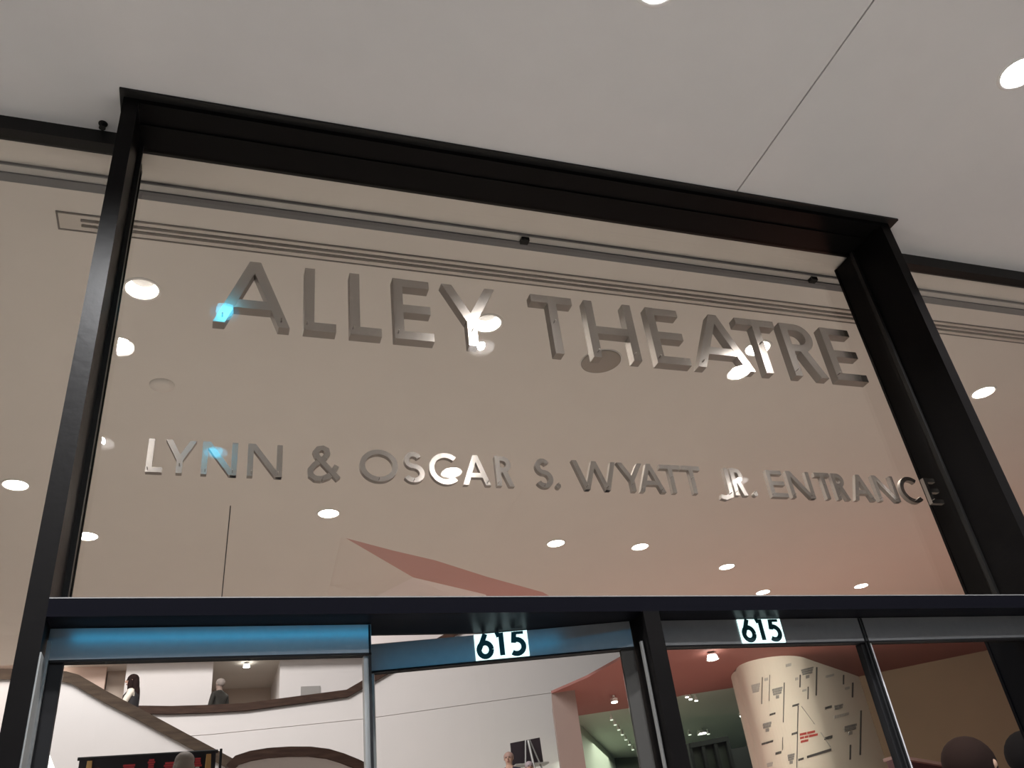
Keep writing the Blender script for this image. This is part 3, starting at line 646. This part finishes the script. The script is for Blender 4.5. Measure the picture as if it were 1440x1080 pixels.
cap('handrail', HR, .155, .3, WOOD, 'dark wooden handrail along the balcony, climbing past the open door', 'wooden handrails of the stair')
cap('handrail', [at(x, y, 13.08) for x, y in ((-60, 950), (60, 951), (92, 954), (107, 958), (150, 983), (200, 1009), (250, 1036), (300, 1063), (380, 1106))], .135, .2, WOODG, 'brown diagonal handrail descending on top of the bright white parapet', 'wooden handrails of the stair')
cap('handrail', [Vector((p.x, 12.45, p.z)) for p in AT], .115, .26, WOOD, 'dark arched handrail on the curved parapet beside the banner', 'wooden handrails of the stair')

# sloping ledge wall by the brown wall
e0, e1 = at(1258, 1067, 9), at(1335, 1080, 9)
lg = thing('ledge_wall', 'low sloping parapet with pinkish ledge before the brown wall', 'parapet', (0, 0, 0))
MB().prism([(e0.x, 9, 0), (e1.x, 9, 0), (e1.x, 9, e1.z), (e0.x, 9, e0.z)], (0, .15, 0)).build('parapet_body', mat('plum paint', (.07, .035, .04), .7), lg)
MB().prism([(e0.x, 8.94, e0.z), (e1.x, 8.94, e1.z), (e1.x, 8.94, e1.z + .035), (e0.x, 8.94, e0.z + .035)], (0, .26, 0)).build('ledge', mat('pinkish ledge', (.24, .165, .155), .6), lg)

# dark framed doorway in the far room
fd = thing('display_case', 'dark framed glass case in the far room behind the doors', 'display case')
c0, c1 = at(968, 1046, 16), at(1020, 1036, 16)
b = MB()
for k in range(4):
    x = c0.x + (c1.x - c0.x) * k / 3; b.box(x - .035, x + .035, 15.95, 16.03, 0, c0.z + (c1.z - c0.z) * k / 3)
b.build('case_frame', DARK, fd)
MB().prism([(c0.x, 15.94, c0.z), (c1.x, 15.94, c1.z), (c1.x, 15.94, c1.z - .09), (c0.x, 15.94, c0.z - .09)], (0, .1, 0)).build('case_top', DARK, fd)
MB().prism([(c0.x, 16.05, 0), (c1.x, 16.05, 0), (c1.x, 16.05, c1.z), (c0.x, 16.05, c0.z)], (0, .04, 0)).build('case_back', mat('smoky case back', (.045, .05, .042), .4), fd)

# small wall plate on the balcony
q = at(437, 971, 20.85); wpn = tag(box('wall_sign', q.x - .22, q.x + .22, 20.855, 20.898, q.z - .10, q.z + .10, mat('grey wall plate', (.33, .31, .29), .5)), 'small grey plate on the white wall above the balcony handrail', 'wall plate')

# ------------------------------------------------------------------ banner, pole, easel, white shape
z0 = 1.75
bl, br = at(112, 1067, 10.4), at(304, 1056, 10.4)
bn = thing('banner_backdrop', 'black banner backdrop with red and white print below the stair', 'banner', (0, 0, 0))
BLK = mat('black banner cloth', (.012, .011, .014), .8)
MB().prism([(bl.x, 10.4, z0), (br.x, 10.4, z0), (br.x, 10.4, br.z), (bl.x, 10.4, bl.z)], (0, .03, 0)).build('banner_cloth', BLK, bn)
MB().tube((bl.x - .02, 10.415, bl.z), (br.x + .02, 10.415, br.z), .018).build('top_tube', DARK, bn)
GOLD = mat('gold drape', (.50, .32, .13), .45, metal=.4)
for fx in (.075, .945):
    x = bl.x + (br.x - bl.x) * fx; zt = bl.z + (br.z - bl.z) * fx - .03
    m_ = MB()
    for k in range(5): m_.tube((x - .016 + .008 * k, 10.385, zt), (x - .034 + .017 * k, 10.385, zt - .45), .008, .011, 8)
    m_.build('gold_drape', GOLD, bn)
RD = mat('banner red print', (.50, .05, .06), .7); WH = mat('banner white print', (.60, .55, .55), .7); BR = mat('banner rust print', (.30, .07, .03), .7)
for fx, wd, dz, hh, m_ in ((.13, .08, .10, .10, BR), (.36, .15, .085, .10, RD), (.52, .10, .045, .09, RD), (.52, .07, .16, .08, WH), (.665, .14, .085, .10, RD), (.665, .09, .19, .06, WH), (.865, .10, .06, .09, RD), (.865, .07, .15, .08, WH)):
    x = bl.x + (br.x - bl.x) * fx; zt = bl.z + (br.z - bl.z) * fx - dz; m2 = MB()
    for k in range(4):
        w_ = wd * (.5 + .5 * random.random()); m2.box(x - w_ / 2, x + w_ / 2, 10.392, 10.3995, zt - hh * (k + .8) / 4, zt - hh * k / 4)
    m2.build('banner_print', m_, bn)
q = at(311, 1053, 10.2); pl_ = thing('banner_pole', 'thin dark upright pole at the end of the banner', 'pole', (q.x, 10.2, z0))
MB().tube((0, 0, .02), (0, 0, q.z - z0), .014).build('pole', DARK, pl_); MB().lathe([(.10, 0), (.10, .015), (.02, .025)], 20).build('base', DARK, pl_)

ez = 2.62; c0, c1, c2, c3 = at(718, 1045, 16.2), at(759, 1037, 16.2), at(764, 1071, 16.2), at(721, 1077, 16.2)
es = thing('easel', 'metal easel carrying a black board against the white wall', 'easel')
mid = (c0 + c1) / 2
for nm, a, b_ in (('leg', mid + Vector((-.03, -.10, -.02)), Vector((mid.x - .36, 15.85, ez))), ('leg', mid + Vector((.05, -.10, -.02)), Vector((mid.x + .62, 15.85, ez))), ('leg', mid + Vector((.01, -.13, -.03)), Vector((mid.x + .06, 15.60, ez)))):
    MB().tube(a, b_, .016 if b_.y > 15.7 else .024, seg=8).build(nm, ALU, es)
MB().box(mid.x - .30, mid.x + .34, 15.99, 16.26, c3.z - .03, min(c2.z, c3.z) - .001).build('ledge', ALU, es)
bd = MB().prism([c0, c1, c2, c3], (0, .03, 0)).build('display_board', mat('black board', (.022, .013, .018), .6))
tag(bd, 'black rectangular board resting on the metal easel', 'board')
ws = thing('peaked_shape', 'glowing white peaked shape low beside the nearer door jamb', 'lamp')
q = at(66, 1059, 10.2)
MB().lathe([(.02, 0), (.09, -.14), (.14, -.30), (.18, -.62), (.19, -.75)], 20, (q.x, 10.2, q.z)).build('peaked_cone', mat('glowing white cone', (.8, .8, .8), .7, emit=(1, .96, .95), es=1.6), ws, True)  # white cone, its brightness set by emission
MB().tube((q.x, 10.2, z0), (q.x, 10.2, q.z - .7), .02).build('pole', DARK, ws); MB().lathe([(.16, 0), (.16, .02), (.02, .03)], 20, (q.x, 10.2, z0)).build('base', DARK, ws)

# ------------------------------------------------------------------ people
SKIN = mat('skin', (.52, .32, .24), .55)
def person(label, loc, rz, h, arms, top_m, leg_m, hair_m, hair, shoe_m=None, skin=SKIN, sleeve_m=None, vest_m=None, stride=.0, collar=False):
    k = h / 1.75; sleeve_m = sleeve_m or top_m; shoe_m = shoe_m or DARK
    rt = thing('person', label, 'person', loc, rz)
    J = {}; E_ = []
    def j(n_, p_, r_, par=None, b='top'):
        J[n_] = (Vector(p_) * k, r_ * k, b)
        if par: E_.append((par, n_))
    j('pelvis', (0, 0, .95), .145, None, 'leg'); j('waist', (0, .0, 1.10), .125, 'pelvis', 'leg' if vest_m else 'top'); j('chest', (0, .01, 1.28), .145, 'waist'); j('upper', (0, 0, 1.40), .12, 'chest')
    j('neck', (0, .01, 1.50), .052, 'upper', 'top' if collar else 'skin'); j('jaw', (0, .035, 1.57), .068, 'neck', 'skin'); j('head', (0, .02, 1.645), .088, 'jaw', 'skin'); j('crown', (0, .005, 1.70), .062, 'head', 'skin')
    for s_, nm in ((-1, 'l'), (1, 'r')):
        j('sh' + nm, (s_ * .17, 0, 1.41), .068, 'upper', 'sleeve')
        if arms == 'reach' and s_ < 0: el, wr = (s_ * .20, .10, 1.20), (s_ * .16, .36, 1.16)
        elif arms == 'bent': el, wr = (s_ * .24, .02, 1.15), (s_ * .05, .27, 1.20)
        else: el, wr = (s_ * .23, -.02, 1.14), (s_ * .24, .05, .90)
        j('el' + nm, el, .048, 'sh' + nm, 'sleeve'); j('wr' + nm, wr, .034, 'el' + nm, 'sleeve')
        j('hip' + nm, (s_ * .09, 0, .88), .098, 'pelvis', 'leg'); j('kn' + nm, (s_ * .10, .03 + s_ * stride * .5, .50), .066, 'hip' + nm, 'leg'); j('an' + nm, (s_ * .10, -.02 + s_ * stride, .09), .044, 'kn' + nm, 'leg')
        j('he' + nm, (s_ * .10, -.02 + s_ * stride, .045), .045, 'an' + nm, 'shoe'); j('toe' + nm, (s_ * .11, .16 + s_ * stride, .032), .034, 'he' + nm, 'shoe')
    names = list(J); me = bpy.data.meshes.new('body'); me.from_pydata([J[n_][0] for n_ in names], [(names.index(a), names.index(b_)) for a, b_ in E_], [])
    o = bpy.data.objects.new('body', me); C.objects.link(o)
    sm = o.modifiers.new('skin', 'SKIN'); ss = o.modifiers.new('sub', 'SUBSURF'); ss.levels = 2; ss.render_levels = 2
    for i, n_ in enumerate(names):
        v = me.skin_vertices[0].data[i]; v.radius = (J[n_][1],) * 2; v.use_root = (n_ == 'pelvis')
    nm_ = bpy.data.meshes.new_from_object(o.evaluated_get(bpy.context.evaluated_depsgraph_get())); bpy.data.objects.remove(o)
    nm_.name = 'body'; keys = ['top', 'leg', 'skin', 'sleeve', 'shoe']; nm_.materials.clear()
    for m_ in (top_m, leg_m, skin, sleeve_m, shoe_m): nm_.materials.append(m_)
    segs = [(J[a][0], J[b_][0], J[b_][2]) for a, b_ in E_]
    for pl in nm_.polygons:
        c = pl.center; best = (9, 'top')
        for a, b_, m_ in segs:
            e = b_ - a; t = max(0, min(1, (c - a).dot(e) / e.length_squared)); dd = (a + e * t - c).length
            if dd < best[0]: best = (dd, m_)
        pl.material_index = keys.index(best[1]); pl.use_smooth = True
    body = bpy.data.objects.new('body', nm_); C.objects.link(body); body.parent = rt
    # flatten the trunk front to back
    for v in nm_.vertices:
        if .85 * k < v.co.z < 1.45 * k and abs(v.co.x) < .2 * k: v.co.y *= .78
    # face
    H = J['head'][0]; b = MB()
    b.ball(H + Vector((0, .092, -.012)) * k, .013 * k, .022 * k, .024 * k, 8, 6); b.build('nose', skin, body, True)
    b = MB()
    for s_ in (-1, 1): b.ball(H + Vector((s_ * .032, .080, .010)) * k, .012 * k, .010 * k, .008 * k, 8, 6)
    b.build('eyes', mat('eye', (.05, .03, .02), .3), body, True)
    MB().ball(H + Vector((0, .078, -.062)) * k, .026 * k, .012 * k, .007 * k, 8, 6).build('mouth', mat('lips', (.42, .16, .14), .5), body, True)
    b = MB()
    for s_ in ((-1, 1) if hair != 'full' else ()): b.ball(H + Vector((s_ * .086, -.005, -.005)) * k, .010 * k, .020 * k, .030 * k, 8, 6)
    if b.v: b.build('ears', skin, body, True)
    # hair
    b = MB(); b.ball(H + Vector((0, -.022, .028)) * k, .098 * k, .102 * k, .092 * k, 18, 12)
    if hair == 'long':
        b.ball(H + Vector((0, -.068, -.10)) * k, .100 * k, .070 * k, .20 * k, 16, 10); b.ball(H + Vector((0, -.105, -.33)) * k, .105 * k, .060 * k, .28 * k, 16, 10); 
        for s_ in (-1, 1): b.ball(H + Vector((s_ * .078, .01, -.09)) * k, .028 * k, .05 * k, .14 * k, 10, 8)
    if hair == 'full': b.ball(H + Vector((0, -.025, .01)) * k, .135 * k, .13 * k, .130 * k, 18, 12); b.ball(H + Vector((0, -.05, -.10)) * k, .125 * k, .095 * k, .13 * k, 16, 10)
    if hair == 'curls':
        for i in range(26):
            a_, t_ = random.uniform(0, 6.28), random.uniform(0, 1.9)
            b.ball(H + Vector((.105 * math.sin(t_) * math.cos(a_), -.035 + .10 * math.sin(t_) * math.sin(a_) - .02, .03 + .10 * math.cos(t_))) * k, .045 * k, .045 * k, .04 * k, 8, 6)
    b.build('hair', hair_m, body, True)
    # hands with five fingers
    for s_, nm in ((-1, 'l'), (1, 'r')):
        a, w_ = J['el' + nm][0], J['wr' + nm][0]; dr = (w_ - a).normalized(); sd_ = dr.cross(Vector((0, 0, 1))); sd_ = sd_.normalized() if sd_.length > .1 else Vector((0, 1, 0)); up_ = sd_.cross(dr)
        b = MB(); pc = w_ + dr * .055 * k; b.ball(pc, .036 * k, .036 * k, .036 * k, 10, 8)
        for q, ln in ((-1.5, .062), (-.5, .075), (.5, .080), (1.5, .070)):
            p0 = pc + dr * .025 * k + sd_ * q * .016 * k; p1 = p0 + (dr * .75 - up_ * .25) * ln * .55 * k; p2 = p1 + (dr * .45 - up_ * .75) * ln * .5 * k
            b.tube(p0, p1, .0095 * k, .0085 * k, 7); b.tube(p1, p2, .0085 * k, .0065 * k, 7); b.ball(p1, .0087 * k, seg=7, rings=5)
        t0 = pc - dr * .015 * k - sd_ * s_ * .03 * k; t1 = t0 + (dr * .6 - sd_ * s_ * .7) * .035 * k; b.tube(t0, t1, .012 * k, .010 * k, 7); b.tube(t1, t1 + (dr * .9 - sd_ * s_ * .2) * .03 * k, .010 * k, .007 * k, 7)
        b.build('hand', skin, body, True)
    if vest_m:
        b = MB()
        b.lathe([(.160 * k, 1.13 * k), (.164 * k, 1.18 * k), (.168 * k, 1.26 * k), (.165 * k, 1.38 * k), (.10 * k, 1.455 * k), (.075 * k, 1.47 * k)], 24, caps=False)
        b.v = [(x, y * .86, z) for x, y, z in b.v]
        b.build('waistcoat', vest_m, body, True)
    return rt
q = at(188, 950, 17.0)
person('person with long dark hair, white sleeves, dark waistcoat, by the diagonal handrail', (q.x, 17.0, 4.46), math.radians(88), 1.73, 'reach', mat('cream blouse', (.70, .64, .55), .8), mat('beige trousers', (.55, .44, .34), .8), mat('black brown hair', (.018, .010, .009), .9, spec=.1), 'long', sleeve_m=mat('cream blouse', (.7, .64, .55)), vest_m=mat('black waistcoat', (.012, .010, .011), .8), stride=.12)
q = at(311, 948, 20.55)
person('grey haired person in dark jacket standing behind the balcony handrail', (q.x, 20.55, 5.2), math.radians(42), 1.80, 'bent', mat('charcoal jacket', (.035, .032, .026), .8), mat('dark trousers', (.03, .03, .03), .8), mat('grey hair', (.34, .29, .26), .8), 'short', collar=True, skin=mat('weathered skin', (.36, .26, .215), .7))
q = at(260, 1062, 9.75)
person('person with smooth grey hair in front of the black banner', (q.x, 9.75, 1.75), math.radians(15), q.z - 1.75 + .02, 'down', mat('grey coat', (.10, .095, .09), .8), mat('dark trousers', (.03, .03, .03)), mat('ash hair', (.19, .17, .15), .6), 'long')
q = at(715, 1061, 15.4)
person('bald person in dark top beside the easel', (q.x, 15.4, 2.62), math.radians(150), q.z - 2.62 + .03, 'down', mat('navy top', (.02, .018, .03), .8), mat('dark trousers', (.03, .03, .03)), mat('cropped hair', (.35, .22, .18), .6), 'short')
q = at(744, 1074, 14.7)
person('person in lilac grey standing before the easel board', (q.x, 14.7, 2.62), math.radians(170), q.z - 2.62 + .03, 'down', mat('lilac coat', (.30, .26, .32), .8), mat('dark trousers', (.03, .03, .03)), mat('lilac grey hair', (.34, .28, .30), .6), 'short')
q = at(1352, 1040, 3.9)
person('person with bushy dark hair inside the door at the portal end', (q.x, 3.9, .36), math.radians(200), q.z - .36 - .02, 'down', mat('black coat', (.02, .018, .022), .8), mat('dark trousers', (.03, .03, .03)), mat('dark bushy hair', (.022, .012, .010), .9, spec=.1), 'full')
q = at(1440, 1036, 4.3)
person('person in black by the far steel jamb at the picture edge', (q.x, 4.3, .36), math.radians(190), q.z - .36, 'down', mat('black jumper', (.015, .014, .016), .8), mat('dark trousers', (.03, .03, .03)), mat('black hair', (.012, .010, .010), .9, spec=.1), 'full')
